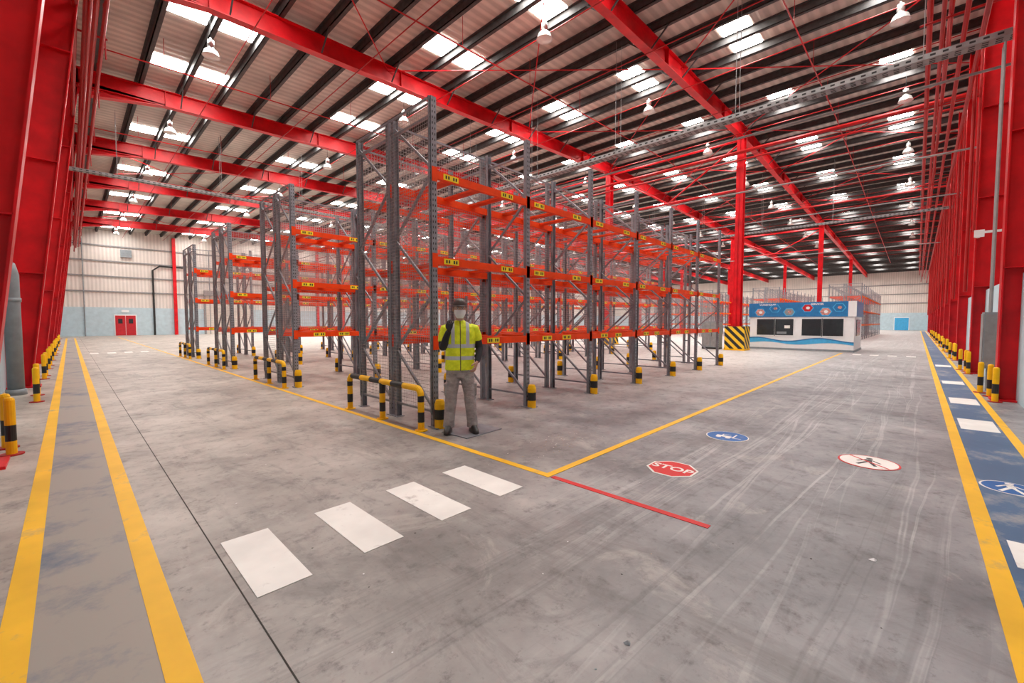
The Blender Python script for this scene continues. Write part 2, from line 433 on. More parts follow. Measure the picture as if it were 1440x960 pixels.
b_ = MB(); tray(b_, (13.7, Y0+0.1, 7.4), (13.7, Y1-2, 7.4), 0.32, 0.12); b_.build('cable_tray')
b_ = MB(); tray(b_, (-0.3, 26.0, 7.9), (23.5, 26.0, 7.9), 0.3, 0.1); b_.build('cable_tray')
b_ = MB(); tray(b_, (33.0, Y0+0.1, 7.6), (33.0, Y1-2, 7.6), 0.3, 0.1); b_.build('cable_tray')
b_ = MB()
for (p, q) in (((14.1, Y0+0.1, 7.0), (14.1, 50, 7.0)), ((20, Y0+0.1, 7.0), (20, 45, 7.0)), ((42, Y0+0.1, 7.0), (42, 45, 7.0)), ((28, Y0+0.1, 7.3), (28, 45, 7.3))):
    b_.cyl(p, q, 0.03, GALV, 6)
b_.build('cable_conduits')

lm = MB()
lm.lathe((0,0,0), [(0.0,0.42),(0.09,0.42),(0.10,0.26),(0.07,0.22),(0.09,0.18),(0.19,0.09),(0.235,-0.05),(0.245,-0.06),(0.22,-0.05),(0.0,-0.03)], ALU, 20)
lm.lathe((0,0,0), [(0.215,-0.052),(0.12,-0.08),(0.0,-0.09)], LENS, 20)
lm.cyl((0,0,0.42), (0,0,0.50), 0.03, ALU, 8)
lm.cyl((0,0,0.5), (0,0,1.2), 0.008, HOLE, 6)
lme = lm.mesh('high_bay_lamp'); lme.polygons.foreach_set('use_smooth', [True]*len(lme.polygons))
for i in range(9):
    for j in range(8):
        x, y = 3.35+6.9*i, 0.65+7.8*j
        obj('high_bay_lamp', lme, (x, y, raf(x)+0.78-1.2))

# ------------------------------------------------------------ pallet racks
LEV = (1.2, 2.36, 3.55); BAY = 1.97; H = 4.6
def rack_mesh(nb, detail=True):
    b_ = MB()
    ys = (0.0, 0.97, 1.14, 2.11)
    for k in range(nb+1):
        x = k*BAY
        for iy, y in enumerate(ys):
            f = -1 if iy % 2 == 0 else 1
            b_.box(x-0.045, x+0.045, y-0.003+f*0.03, y+0.003+f*0.03, 0, H, STEEL)
            b_.box(x-0.045, x-0.040, y-0.032, y+0.032, 0, H, STEEL); b_.box(x+0.040, x+0.045, y-0.032, y+0.032, 0, H, STEEL)
            b_.box(x-0.07, x+0.07, y-0.07, y+0.07, 0, 0.012, STEEL)
            if detail and (iy == 0 or k == 0):
                z = 0.1
                while z < H-0.05:
                    for dx in (-0.02, 0.02):
                        yy = y+f*0.034; b_.quad((x+dx-0.007, yy, z), (x+dx+0.007, yy, z), (x+dx+0.007, yy, z+0.032), (x+dx-0.007, yy, z+0.032), HOLE)
                    if k == 0:
                        for dy in (-0.012, 0.014):
                            b_.quad((x-0.0465, y+dy-0.004, z), (x-0.0465, y+dy+0.004, z), (x-0.0465, y+dy+0.004, z+0.025), (x-0.0465, y+dy-0.004, z+0.025), HOLE)
                    z += 0.075
        for ya, yb in ((0.0, 0.97), (1.14, 2.11)):
            z = 0.2; b_.box(x-0.02, x+0.02, ya, yb, z, z+0.03, STEEL); flip = False
            while z < H-0.7:
                a, c_ = (ya, yb) if not flip else (yb, ya)
                b_.beam((x, a, z+0.03), (x, c_, z+0.85), 0.035, 0.03, STEEL, (1,0,0)); z += 0.85; flip = not flip
            b_.box(x-0.02, x+0.02, ya, yb, H-0.25, H-0.22, STEEL)
        for z in (0.8, 2.0, 3.2, 4.4): b_.box(x-0.02, x+0.02, 0.97, 1.14, z, z+0.04, STEEL)
    for k in range(nb):
        xa, xb = k*BAY+0.046, (k+1)*BAY-0.046
        for z in LEV:
            for iy, y in enumerate(ys):
                f = -1 if iy % 2 == 0 else 1
                b_.box(xa, xb, y-0.025+f*0.01, y+0.025+f*0.01, z-0.055, z+0.055, ORANGE)
                for xe in (xa, xb):
                    s_ = 1 if xe == xa else -1
                    x_a, x_b = sorted((xe-s_*0.085, xe+s_*0.006))
                    yy = y+f*0.037
                    b_.box(x_a, x_b, yy-0.003, yy+0.003, z-0.10, z+0.10, ORANGE)
                if iy in (0, 3):
                    yy = y+f*0.038
                    for fx in (0.06, 0.80) if iy == 0 else (0.06,):
                        lx = xa+0.02 + fx*(xb-xa-0.32)
                        if z == LEV[0] : lx = xa + (0.35 if fx < 0.5 else 0.95)
                        b_.box(lx, lx+0.27, yy-0.002, yy+0.002, z-0.04, z+0.04, LBL)
                        for q in range(5):
                            if q == 2: continue
                            xx = lx+0.035+q*0.045; b_.box(xx, xx+0.026, yy-0.004, yy+0.004, z-0.022, z+0.024, BLK)
            for ya, yb in ((0.0, 0.97), (1.14, 2.11)):
                for q in range(3):
                    xx = xa + (xb-xa)*(0.2+0.3*q); w_ = 0.075
                    b_.box(xx-w_, xx+w_, ya+0.01, yb-0.01, z+0.02, z+0.05, ORANGE)
    W = 0.006
    def meshpanel(xz_fn, u0, u1, z0, z1, st=0.05):
        u = u0
        while u <= u1+1e-4:
            b_.quad(xz_fn(u-W/2, z0), xz_fn(u+W/2, z0), xz_fn(u+W/2, z1), xz_fn(u-W/2, z1), WIRE); u += st
        z = z0
        while z <= z1+1e-4:
            b_.quad(xz_fn(u0, z-W/2), xz_fn(u1, z-W/2), xz_fn(u1, z+W/2), xz_fn(u0, z+W/2), WIRE); z += st
    meshpanel(lambda u, z: (-0.055, u, z), 0.0, 2.11, 0.25, H-0.03)
    for y in (0.0, 1.055, 2.11): b_.box(-0.065, -0.05, y-0.012, y+0.012, 0.2, H, STEEL)
    b_.box(-0.065, -0.05, 0, 2.11, H-0.04, H-0.01, STEEL)
    L = nb*BAY
    meshpanel(lambda u, z: (u, 1.055, z), 0.0, L, 1.3, H-0.05, 0.05)
    b_.box(0, L, 1.045, 1.065, H-0.07, H-0.04, STEEL)
    meshpanel(lambda u, z: (u, 2.16, z), 0.0, L, 2.5, H-0.1, 0.06)
    b_.box(0, L, 2.15, 2.17, H-0.12, H-0.09, STEEL)
    return b_.mesh('pallet_rack')
RX = 3.57
mA = rack_mesh(6); mB = rack_mesh(10)
obj('pallet_rack', mA, (RX, 4.95, 0))
for y in (10.3, 15.7, 21.1): obj('pallet_rack', mB, (RX, y, 0))
mC = rack_mesh(12, False)
for y in (3.3, 9.0, 14.7, 20.4): obj('pallet_rack', mC, (44.0, y, 0))

def band(b_, c, r, z0, z1, m, n=14): b_.cyl((c[0], c[1], z0), (c[0], c[1], z1), r, m, n)
pm = MB(); r = 0.075
band(pm, (0,0), r, 0.0, 0.13, YEL); band(pm, (0,0), r+0.001, 0.13, 0.27, BLK); band(pm, (0,0), r, 0.27, 0.34, YEL); pm.cyl((0,0,0.34), (0,0,0.40), r, YEL, 14, r*0.75)
pm.box(-0.1, 0.1, -0.05, 0.08, 0, 0.012, STEEL)
pme = pm.mesh('upright_protector')
for y, nb in ((4.95, 6), (10.3, 10), (15.7, 10), (21.1, 10)):
    for k in range(0, nb+1): obj('upright_protector', pme, (RX+k*BAY, y-0.125, 0))
    for k in range(1, nb+1): obj('upright_protector', pme, (RX+k*BAY, y+2.11+0.16, 0))

gm = MB()
def stripe_tube(b_, pts, r, seg=0.16):
    pts = [Vector(p) for p in pts]; tog = 0
    for a, c_ in zip(pts[:-1], pts[1:]):
        L = (c_-a).length; n = max(1, round(L/seg))
        for i in range(n):
            p0 = a.lerp(c_, i/n); p1 = a.lerp(c_, (i+1)/n)
            b_.cyl(p0, p1, r, YEL if tog % 2 == 0 else BLK, 12); tog += 1
gr = 0.045
def post_striped(b_, x, y, z1, r):
    zs = [0, 0.12, 0.26, 0.40, z1]; cs = [YEL, BLK, YEL, BLK]
    for i in range(4): band(b_, (x, y), r, zs[i], zs[i+1], cs[i], 12)
    band(b_, (x, y), r*2.0, 0, 0.012, YEL, 12)
post_striped(gm, 0, 0.06, 0.48, gr); post_striped(gm, 0, 1.1, 0.56, gr); post_striped(gm, 0, 2.19, 0.48, gr)
arc = []
for i in range(5):
    t = i/4*math.pi/2; arc.append((0, 0.06+0.10*(1-math.cos(t)), 0.48+0.10*math.sin(t)))
gm.tube(arc, [gr]*5, YEL, 12)
arc2 = [(0, 2.25-a[1], a[2]) for a in arc]; gm.tube(arc2, [gr]*5, YEL, 12)
stripe_tube(gm, [(0, 0.16, 0.58), (0, 2.09, 0.58)], gr, 0.32)
gme = gm.mesh('rack_end_guard')
for y in (4.83, 10.2, 15.6, 21.0): obj('rack_end_guard', gme, (3.3, y, 0))

bm_ = MB()
zs = [0, 0.16, 0.34, 0.5, 0.62]
for i in range(4): band(bm_, (0,0), 0.045, zs[i], zs[i+1], (YEL, BLK, YEL, BLK)[i] if i < 3 else YEL, 14)
bm_.lathe((0,0,0.62), [(0.045,0),(0.035,0.025),(0.0,0.035)], YEL, 14)
band(bm_, (0,0), 0.1, 0, 0.015, REDP, 14)
bme = bm_.mesh('bollard')
for x, y in ((-0.50, 7.33), (-0.56, 7.75), (-0.47, 11.83), (-0.5, 12.9), (-0.5, 16.4), (-0.5, 17.4), (-0.5, 19.8), (-0.5, 21.4), (-0.5, 24.2), (-0.5, 27.5), (-0.5, 29.2), (-0.5, 32), (-0.5, 37), (-0.5, 40)):
    obj('bollard', bme, (x, y, 0))
for i in range(9):
    x = 12.25+5.85*i
    for dx in (-0.35, 0.45, 1.0): obj('bollard', bme, (x+dx, -1.09 if dx < 1 else -1.0, 0))

# ------------------------------------------------------------ floor markings
def marking(name, m, rects, z=0.004):
    b_ = MB()
    for x0, x1, y0, y1 in rects: b_.box(x0, x1, y0, y1, 0.0005, z, m)
    return b_.build(name)
marking('walkway_left_paint', PBLL, [(-0.175, 0.225, -0.3, 50)], 0.002)
marking('walkway_right_paint', PBL, [(0.6, 90, -0.89, -0.45)], 0.002)
marking('yellow_lane_line', PY, [(-0.285, -0.175, -0.9, 55)])
marking('yellow_lane_line', PY, [(0.225, 0.335, 0.3, 55)])
marking('yellow_lane_line', PY, [(0.5, 95, -0.45, -0.35)])
marking('yellow_lane_line', PY, [(0.5, 95, -0.98, -0.89)])
marking('yellow_lane_line', PY, [(3.14, 3.22, 2.52, 55), (3.22, 25.5, 2.52, 2.60)])
marking('red_stop_line', PR, [(3.15, 3.21, 1.05, 2.5)])
marking('zebra_crossing', PW, [(0.655+0.617*k, 0.655+0.617*k+0.29, 2.54, 3.36) for k in range(4)])
marking('zebra_crossing', PW, [(3.95, 4.4, -0.86, -0.49), (8.6, 9.5, -0.86, -0.49), (11.2, 12.0, -0.86, -0.49), (14.6, 15.3, -0.86, -0.49), (20, 20.8, -0.86, -0.49)])
marking('zebra_crossing', PW, [(0.6+0.6*k, 0.9+0.6*k, 27.5, 28.3) for k in range(4)])
marking('zebra_crossing', PW, [(24.5, 25.0, 0.0+0.6*k, 0.3+0.6*k) for k in range(4)])
marking('floor_joint', JOINT, [(0.605, 0.612, -0.9, 60)], 0.0015)

def text_part(txt, size, loc, rot, mat, parent, sx=1.0):
    cu = bpy.data.curves.new('lettering', 'FONT'); cu.body = txt; cu.size = size; cu.align_x = 'CENTER'; cu.align_y = 'CENTER'
    cu.extrude = 0.0008; cu.offset = size*0.02; cu.materials.append(mat)
    o = obj('lettering', cu, loc, parent); o.rotation_euler = rot; o.scale = (sx, 1, 1)
    return o
def ngon(b_, c, r, n, rot, m, z0, z1, rx=1.0):
    vs = [(c[0]+r*math.cos(rot+2*math.pi*i/n), c[1]+r*rx*math.sin(rot+2*math.pi*i/n), z) for z in (z0, z1) for i in range(n)]
    b_.add(vs, [tuple(range(n, 2*n))] + [(i, (i+1) % n, n+(i+1) % n, n+i) for i in range(n)], m)
b_ = MB(); ngon(b_, (0,0), 0.25, 8, math.pi/8, PW, 0.0005, 0.004); ngon(b_, (0,0), 0.228, 8, math.pi/8, PR, 0.0005, 0.0055)
o = b_.build('floor_stop_sign', (4.2, 1.76, 0)); text_part('STOP', 0.17, (0,0,0.0062), (0,0,-math.pi/2), PW, o)
b_ = MB(); ngon(b_, (0,0), 0.25, 32, 0, PW, 0.0005, 0.004); ngon(b_, (0,0), 0.238, 32, 0, SB, 0.0005, 0.0052)
def r2(b_, cx, cy, w, h, m, ang=0, z=0.006):
    pts = []
    for sx, sy in ((-1,-1),(1,-1),(1,1),(-1,1)):
        px = cx + (sx*w/2*math.cos(ang) - sy*h/2*math.sin(ang)); py = cy + (sx*w/2*math.sin(ang) + sy*h/2*math.cos(ang))
        pts.append((py, -px, z))
    b_.add(pts, [(0,1,2,3)], m)
r2(b_, -0.03, -0.03, 0.18, 0.07, PW); r2(b_, 0.08, 0.03, 0.02, 0.2, PW); r2(b_, 0.13, -0.06, 0.1, 0.015, PW); r2(b_, -0.02, 0.07, 0.1, 0.015, PW); r2(b_, -0.06, 0.03, 0.015, 0.09, PW)
ngon(b_, (-0.09, 0.08), 0.032, 16, 0, PW, 0.005, 0.006); ngon(b_, (-0.09, -0.03), 0.032, 16, 0, PW, 0.005, 0.006)
b_.build('floor_forklift_sign', (5.9, 1.75, 0))
def walker(b_, m, z):
    ngon(b_, (0.14, 0), 0.03, 16, 0, m, z-0.001, z)
    r2(b_, 0, 0.04, 0.055, 0.12, m, 0.1, z); r2(b_, 0.04, -0.08, 0.03, 0.15, m, 0.35, z); r2(b_, -0.05, -0.08, 0.03, 0.15, m, -0.45, z)
    r2(b_, 0.06, 0.03, 0.02, 0.12, m, 0.7, z); r2(b_, -0.06, 0.03, 0.02, 0.12, m, -0.6, z)
b_ = MB(); ngon(b_, (0,0), 0.26, 32, 0, PR, 0.0005, 0.004); ngon(b_, (0,0), 0.243, 32, 0, PW, 0.0005, 0.005)
walker(b_, BLK, 0.006); r2(b_, 0, 0, 0.022, 0.48, PR, 0.8, 0.007)
b_.build('floor_no_pedestrian_sign', (5.85, 0.33, 0))
b_ = MB(); ngon(b_, (0,0), 0.20, 32, 0, PW, 0.0005, 0.004); ngon(b_, (0,0), 0.185, 32, 0, SB, 0.0005, 0.005); walker(b_, PW, 0.006)
b_.build('floor_pedestrian_sign', (5.8, -0.66, 0))
b_ = MB(); b_.box(-0.33, 0.33, -0.25, 0.25, 0, 0.012, STEEL); o = b_.build('floor_steel_plate', (3.78, 4.38, 0.0)); o.rotation_euler = (0,0,0.05)
b_ = MB()
def shard(b_, x, y, r, m):
    n = 6; vs = [(x+r*random.uniform(.5,1)*math.cos(i*math.pi/3), y+r*random.uniform(.4,1)*math.sin(i*math.pi/3), 0.002) for i in range(n)] + [(x, y, r*0.5)]
    b_.add(vs, [(i, (i+1) % n, n) for i in range(n)], m)
shard(b_, 1.75, 0.93, 0.03, GREYP); shard(b_, 3.45, 0.15, 0.03, WHITE)
for i in range(90): shard(b_, random.uniform(0.5, 6), random.uniform(0.0, 6), random.uniform(0.003, 0.010), random.choice([GREYP, WHITE, GRIT, JOINT]))
for i in range(110): shard(b_, random.gauss(4.3, 0.35), random.gauss(3.2, 0.18), random.uniform(0.004, 0.012), GRIT if i % 3 else PW)
b_.build('floor_debris')

# ------------------------------------------------------------ office kiosk
b_ = MB(); fx, bx, ya, yb = 26.3, 29.8, 2.2, 6.75
b_.box(fx, bx, ya, yb, 0, 2.45, WHITE)
b_.box(fx-0.03, bx+0.03, ya-0.03, yb+0.03, 0, 0.1, GREYP)
b_.box(fx-0.06, bx+0.02, ya-0.06, yb+0.06, 1.75, 2.5, BLUE)
b_.box(fx-0.08, fx-0.05, ya-0.07, ya+0.25, 1.75, 2.5, WHITE)
for w0, w1 in ((4.70, 6.40), (2.62, 4.33)):
    b_.box(fx-0.03, fx+0.02, w0-0.05, w1+0.05, 0.72, 1.70, WHITE)
    mid = (w0+w1)/2
    for a, c_ in ((w0, mid-0.03), (mid+0.03, w1)):
        b_.box(fx-0.04, fx, a, c_, 0.78, 1.64, GLASSD)
    b_.box(fx-0.045, fx-0.02, mid-0.02, mid+0.02, 0.75, 1.66, BLK)
b_.box(fx-0.05, fx-0.03, 4.85, 5.1, 1.15, 1.3, LENS); b_.box(fx-0.05, fx-0.03, 5.0, 5.45, 0.85, 0.97, GREYP)
b_.box(fx+0.8, fx+2.6, ya-0.03, ya, 0.78, 1.6, GLASSD)
n = 40
for i in range(n):
    y0_, y1_ = ya+(yb-ya)*i/n, ya+(yb-ya)*(i+1)/n
    f0 = 0.52+0.09*math.sin(y0_*2.2); f1 = 0.52+0.09*math.sin(y1_*2.2); g0 = 0.36+0.06*math.sin(y0_*2.2+1); g1 = 0.36+0.06*math.sin(y1_*2.2+1)
    b_.quad((fx-0.012, y0_, g0), (fx-0.012, y1_, g1), (fx-0.012, y1_, f1), (fx-0.012, y0_, f0), LBLUE)
    b_.quad((fx-0.014, y0_, f0), (fx-0.014, y1_, f1), (fx-0.014, y1_, f1+0.06), (fx-0.014, y0_, f0+0.06), BLUE)
def hexy(c, r, m, dx):
    b_.add([(fx-dx, c[0]+r*math.cos(i*math.pi/3)*1.15, c[1]+r*math.sin(i*math.pi/3)) for i in range(6)], [(0,1,2,3,4,5)], m)
PINK = simple('sign_photo_tone', (0.55, 0.25, 0.22), 0.5, 0, 0.6, 12)
for i, yy in enumerate((6.25, 5.55, 4.9, 4.1, 3.35, 2.8)):
    zc = 2.2 if i % 2 else 2.0
    hexy((yy, zc), 0.24, LBLUE, 0.065); hexy((yy, zc), 0.20, (PINK, BLUE, GREYP, DOORR)[i % 4], 0.07); hexy((yy-0.02, zc), 0.08, (WHITE, PINK, PINK, WHITE)[i % 4], 0.075)
kiosk = b_.build('office_kiosk')
text_part('WAREHOUSE', 0.13, (fx-0.068, 5.9, 2.40), (math.pi/2, 0, -math.pi/2), WHITE, kiosk)
text_part('SERVICES', 0.13, (fx-0.068, 3.7, 2.38), (math.pi/2, 0, -math.pi/2), WHITE, kiosk)

HZ, nt, b = newmat('hazard_stripes')
p = ocoords(nt); s = N(nt, 'ShaderNodeSeparateXYZ'); nt.links.new(p, s.inputs[0])
v = math_n(nt, 'ADD', math_n(nt, 'SUBTRACT', s.outputs[0], s.outputs[1]), s.outputs[2])
v = math_n(nt, 'GREATER_THAN', math_n(nt, 'SINE', math_n(nt, 'MULTIPLY', v, 2*math.pi/0.42)), 0.0)
nt.links.new(mixc(nt, v, (0.015, 0.015, 0.015), (0.9, 0.55, 0.02)), b.inputs['Base Color'])
g = MB()
for sg in (-1, 1):
    g.box(-0.5, 0.5, sg*0.42-0.06, sg*0.42+0.06, 0, 1.25, HZ); g.box(sg*0.44-0.06, sg*0.44+0.06, -0.36, 0.36, 0, 1.25, HZ)
g.box(-0.52, 0.52, -0.5, 0.5, 0, 0.08, YEL)
gme2 = g.mesh('column_crash_guard')
for y in FR_Y[:3]: obj('column_crash_guard', gme2, (RIDGE, y, 0))
b_ = MB(); b_.box(0, 0.5, 0, 0.9, 0.1, 1.5, GREYP); b_.box(-0.015, 0, 0.04, 0.43, 0.15, 1.45, GALV); b_.box(-0.015, 0, 0.47, 0.86, 0.15, 1.45, GALV); b_.box(-0.03, -0.015, 0.38, 0.4, 0.7, 0.9, BLK); b_.box(0, 0.5, 0, 0.9, 0, 0.1, BLK)
b_.build('electrical_cabinet', (24.2, 7.7, 0))
b_ = MB(); b_.box(0, 0.5, -0.22, 0, 0.5, 1.7, GREYP); b_.box(0.03, 0.47, 0, 0.015, 0.53, 1.67, GALV); b_.box(-0.008, 0, -0.2, -0.02, 0.55, 1.65, GALV)
for q in range(3): b_.cyl((0.1+q*0.14, -0.1, 1.7), (0.1+q*0.14, -0.1, 7.3), 0.02, GALV, 8)
b_.cyl((0.2, -0.1, 0), (0.2, -0.1, 0.5), 0.03, GREYP, 8)
b_.build('distribution_box', (13.5, -1.03, 0))
b_ = MB(); b_.cyl((0,0,2.9), (0.3,0,2.9), 0.06, WHITE, 12); b_.box(-0.05, 0.0, -0.08, 0.08, 2.82, 2.98, WHITE); b_.box(0.1, 0.14, -0.35, 0, 2.92, 2.97, WHITE)
b_.build('security_camera', (14.4, -0.95, 0.6))
b_ = MB(); b_.tube([(-0.80,13.3,0.06),(-0.80,13.3,2.45),(-0.83,13.3,2.62),(-0.95,13.3,2.7),(-1.3,13.3,2.72)], [0.12]*5, GREYP, 16); b_.cyl((-0.80,13.3,1.9), (-0.80,13.3,1.98), 0.135, GREYP, 16)
b_.cyl((-0.80,13.3,0), (-0.80,13.3,0.12), 0.15, GREYP, 16); b_.build('drain_pipe', smooth=True)
b_ = MB()
for q, (x, y) in enumerate(((-1.0, 31.5), (-1.0, 45))): b_.box(x, x+0.25, y, y+1.2, 0, 2.3, WHITE); b_.box(x+0.25, x+0.26, y+0.05, y+1.15, 0.05, 2.25, PALEB)
b_.build('wall_cabinets')

# ------------------------------------------------------------ person
VEST, nt, b = newmat('hi_vis_vest')
p = ocoords(nt); s = N(nt, 'ShaderNodeSeparateXYZ'); nt.links.new(p, s.inputs[0])
xx, zz = s.outputs[0], s.outputs[2]
def inband(v, a, c_): return math_n(nt, 'MULTIPLY', math_n(nt, 'GREATER_THAN', v, a), math_n(nt, 'LESS_THAN', v, c_))
ax_ = math_n(nt, 'ABSOLUTE', xx)
bnd = math_n(nt, 'MAXIMUM', inband(zz, 0.98, 1.03), inband(zz, 1.14, 1.19))
bnd = math_n(nt, 'MAXIMUM', bnd, math_n(nt, 'MULTIPLY', inband(ax_, 0.075, 0.12), math_n(nt, 'GREATER_THAN', zz, 1.14)))
zip_ = math_n(nt, 'LESS_THAN', ax_, 0.006)
wr = noise(nt, p, 14, 4)
c = mixc(nt, ramp(nt, wr, 0.35, 0.65), (0.62, 0.76, 0.005), (0.84, 0.96, 0.02))
c = mixc(nt, bnd, c, (0.48, 0.52, 0.56)); c = mixc(nt, zip_, c, (0.1, 0.12, 0.02))
nt.links.new(c, b.inputs['Base Color']); b.inputs['Roughness'].default_value = 0.6
bp = N(nt, 'ShaderNodeBump'); bp.inputs['Strength'].default_value = 0.5; bp.inputs['Distance'].default_value = 0.02
nt.links.new(wr, bp.inputs['Height']); nt.links.new(bp.outputs[0], b.inputs['Normal'])
TROU, nt, b = newmat('trouser_cloth')
p = ocoords(nt); wr = noise(nt, p, 9, 5, 0.6, (1, 1, 1.8))
nt.links.new(mixc(nt, ramp(nt, wr, 0.3, 0.7), (0.25, 0.23, 0.23), (0.45, 0.41, 0.40)), b.inputs['Base Color']); b.inputs['Roughness'].default_value = 0.9
bp = N(nt, 'ShaderNodeBump'); bp.inputs['Strength'].default_value = 0.8; bp.inputs['Distance'].default_value = 0.03
nt.links.new(wr, bp.inputs['Height']); nt.links.new(bp.outputs[0], b.inputs['Normal'])
SLEEVE = simple('dark_sleeve', (0.02, 0.02, 0.025), 0.8)
SKIN = simple('skin', (0.50, 0.31, 0.23), 0.5, 0, 0.06)
GLOVE = simple('black_glove', (0.02, 0.02, 0.02), 0.6)
SHOE = simple('black_shoe', (0.02, 0.018, 0.017), 0.4)
HELM = simple('dark_helmet', (0.07, 0.055, 0.05), 0.35)
MASK = simple('face_mask_white', (0.75, 0.76, 0.78), 0.7)
HAIR = simple('dark_hair', (0.02, 0.015, 0.012), 0.6)
EYEW = simple('eye_white', (0.8, 0.8, 0.78), 0.3)

person = bpy.data.objects.new('worker_in_hi_vis_vest', None); scene.collection.objects.link(person)
person.location = (3.64, 4.46, 0.012); person.rotation_euler = (0, 0, math.radians(-36))
parts = []
def part(fn, m):
    q = MB(); fn(q, m); parts.append((q, m))
def ell(q, m, rings, n=24):
    vs = []
    for cx, cy, z, rx, ry in rings:
        for i in range(n):
            t = 2*math.pi*i/n; e = 2/2.5
            vs.append((cx+rx*math.copysign(abs(math.cos(t))**e, math.cos(t)), cy+ry*math.copysign(abs(math.sin(t))**e, math.sin(t)), z))
    fs = [(j*n+i, j*n+(i+1) % n, (j+1)*n+(i+1) % n, (j+1)*n+i) for j in range(len(rings)-1) for i in range(n)]
    fs += [tuple(range(n-1,-1,-1)), tuple(range((len(rings)-1)*n, len(rings)*n))]
    q.add(vs, fs, m)
part(lambda q, m: ell(q, m, [(0,0,.845,.205,.145),(0,0,.95,.195,.135),(0,0,1.1,.195,.13),(0,-.005,1.25,.205,.135),(0,0,1.36,.205,.13),(0,0,1.42,.185,.11),(0,.005,1.465,.13,.085),(0,.005,1.50,.075,.068)]), VEST)
part(lambda q, m: ell(q, m, [(0,0,.74,.13,.10),(0,0,.80,.172,.118),(0,0,.90,.172,.115)]), TROU)
part(lambda q, m: q.tube([(-.088,0,.86),(-.098,-.01,.70),(-.12,-.02,.50),(-.125,-.012,.44),(-.14,.0,.28),(-.152,.0,.14),(-.155,.0,.06)], [.098,.094,.080,.082,.076,.074,.080], m, 18), TROU)
part(lambda q, m: q.tube([(.088,0,.86),(.10,-.015,.70),(.128,-.035,.50),(.132,-.03,.44),(.148,-.025,.28),(.162,-.03,.14),(.165,-.03,.06)], [.098,.094,.080,.082,.076,.074,.080], m, 18), TROU)
part(lambda q, m: q.box(-.215,-.17,-.07,.06,.50,.66, m), TROU)
part(lambda q, m: q.box(.17,.222,-.08,.05,.50,.66, m), TROU)
part(lambda q, m: q.tube([(-.14,0,1.405),(-.195,0,1.392),(-.225,-.008,1.30),(-.232,-.02,1.22)], [.060,.068,.064,.062], m, 16), VEST)
part(lambda q, m: q.tube([(-.225,-.008,1.30),(-.235,-.03,1.18),(-.232,-.055,1.15),(-.215,-.115,1.19),(-.180,-.185,1.30),(-.155,-.22,1.365)], [.050,.052,.052,.050,.042,.036], m, 16), SLEEVE)
part(lambda q, m: q.tube([(.14,0,1.405),(.195,0,1.392),(.232,.005,1.30),(.245,.01,1.24)], [.060,.068,.064,.062], m, 16), VEST)
part(lambda q, m: q.tube([(.232,.005,1.30),(.262,.02,1.15),(.265,.01,1.12),(.248,-.05,1.03),(.222,-.11,.95)], [.050,.053,.050,.045,.036], m, 16), SLEEVE)
part(lambda q, m: q.tube([(0,.005,1.46),(0,-.005,1.52),(0,-.012,1.58)], [.062,.056,.056], m, 16), SKIN)
allm = MB(); trees = []
for q, m in parts:
    allm.add(q.v, q.f, m); trees.append((BVHTree.FromPolygons([Vector(v) for v in q.v], q.f), m))
tmp = allm.build('tmp_body')
rm = tmp.modifiers.new('r', 'REMESH'); rm.mode = 'VOXEL'; rm.voxel_size = 0.008
sm = tmp.modifiers.new('s', 'SMOOTH'); sm.iterations = 4; sm.factor = 0.5
dg = bpy.context.evaluated_depsgraph_get(); me = bpy.data.meshes.new_from_object(tmp.evaluated_get(dg))
bpy.data.objects.remove(tmp)
me.materials.clear(); ml = [VEST, TROU, SLEEVE, SKIN]
for m in ml: me.materials.append(m)
for pl in me.polygons:
    best = (9, VEST)
    for t, m in trees:
        h = t.find_nearest(pl.center)
        if h[3] is not None and h[3] < best[0]: best = (h[3], m)
    pl.material_index = ml.index(best[1]); pl.use_smooth = True
me.name = 'body'; obj('body', me, (0,0,0), person)
bm = bmesh.new(); bmesh.ops.create_icosphere(bm, subdivisions=4, radius=1)
for v in bm.verts:
    x, y, z = v.co
    sx = 0.077*(1-0.22*max(0, -z)**1.5); sy = 0.098*(1-0.12*max(0, -z))
    px, py, pz = x*sx, y*sy, z*0.118
    if y < 0:
        py -= 0.022*math.exp(-((px/0.012)**2) - (((pz+0.012)/0.022)**2))
        for e in (-0.031, 0.031): py += 0.010*math.exp(-(((px-e)/0.017)**2) - (((pz-0.012)/0.012)**2))
        py -= 0.006*math.exp(-((px/0.022)**2) - (((pz+0.052)/0.010)**2))
        py -= 0.010*math.exp(-((px/0.02)**2) - (((pz+0.098)/0.02)**2))
    v.co = (px, py, pz)
hm = bpy.data.meshes.new('head'); bm.to_mesh(hm); bm.free(); hm.materials.append(SKIN)
for pl in hm.polygons: pl.use_smooth = True
HC = Vector((0, -0.02, 1.65)); obj('head', hm, HC, person)
fb = MB()
for e in (-1, 1):
    fb.tube([(e*0.076,0.0,-0.03),(e*0.083,0.006,-0.01),(e*0.085,0.01,0.012),(e*0.078,0.004,0.026)], [(.010,.006),(.017,.009),(.018,.009),(.010,.006)], SKIN, 10)
    fb.cyl((e*0.031,-0.076,0.012), (e*0.031,-0.088,0.012), 0.010, EYEW, 12); fb.cyl((e*0.031,-0.088,0.012), (e*0.031,-0.0895,0.012), 0.006, BLK, 10)
    fb.beam((e*0.018,-0.095,0.030), (e*0.046,-0.086,0.031), 0.008, 0.007, HAIR)
fb.beam((-0.022,-0.103,-0.052), (0.022,-0.103,-0.052), 0.004, 0.004, DOORR)
fb.tube([(-0.05,0.055,-0.06),(0,0.075,-0.055),(0.05,0.055,-0.06)], [.03,.03,.03], HAIR, 10)
fb.build('face_features', HC, person, True)
mk = MB(); n = 14; vs = []
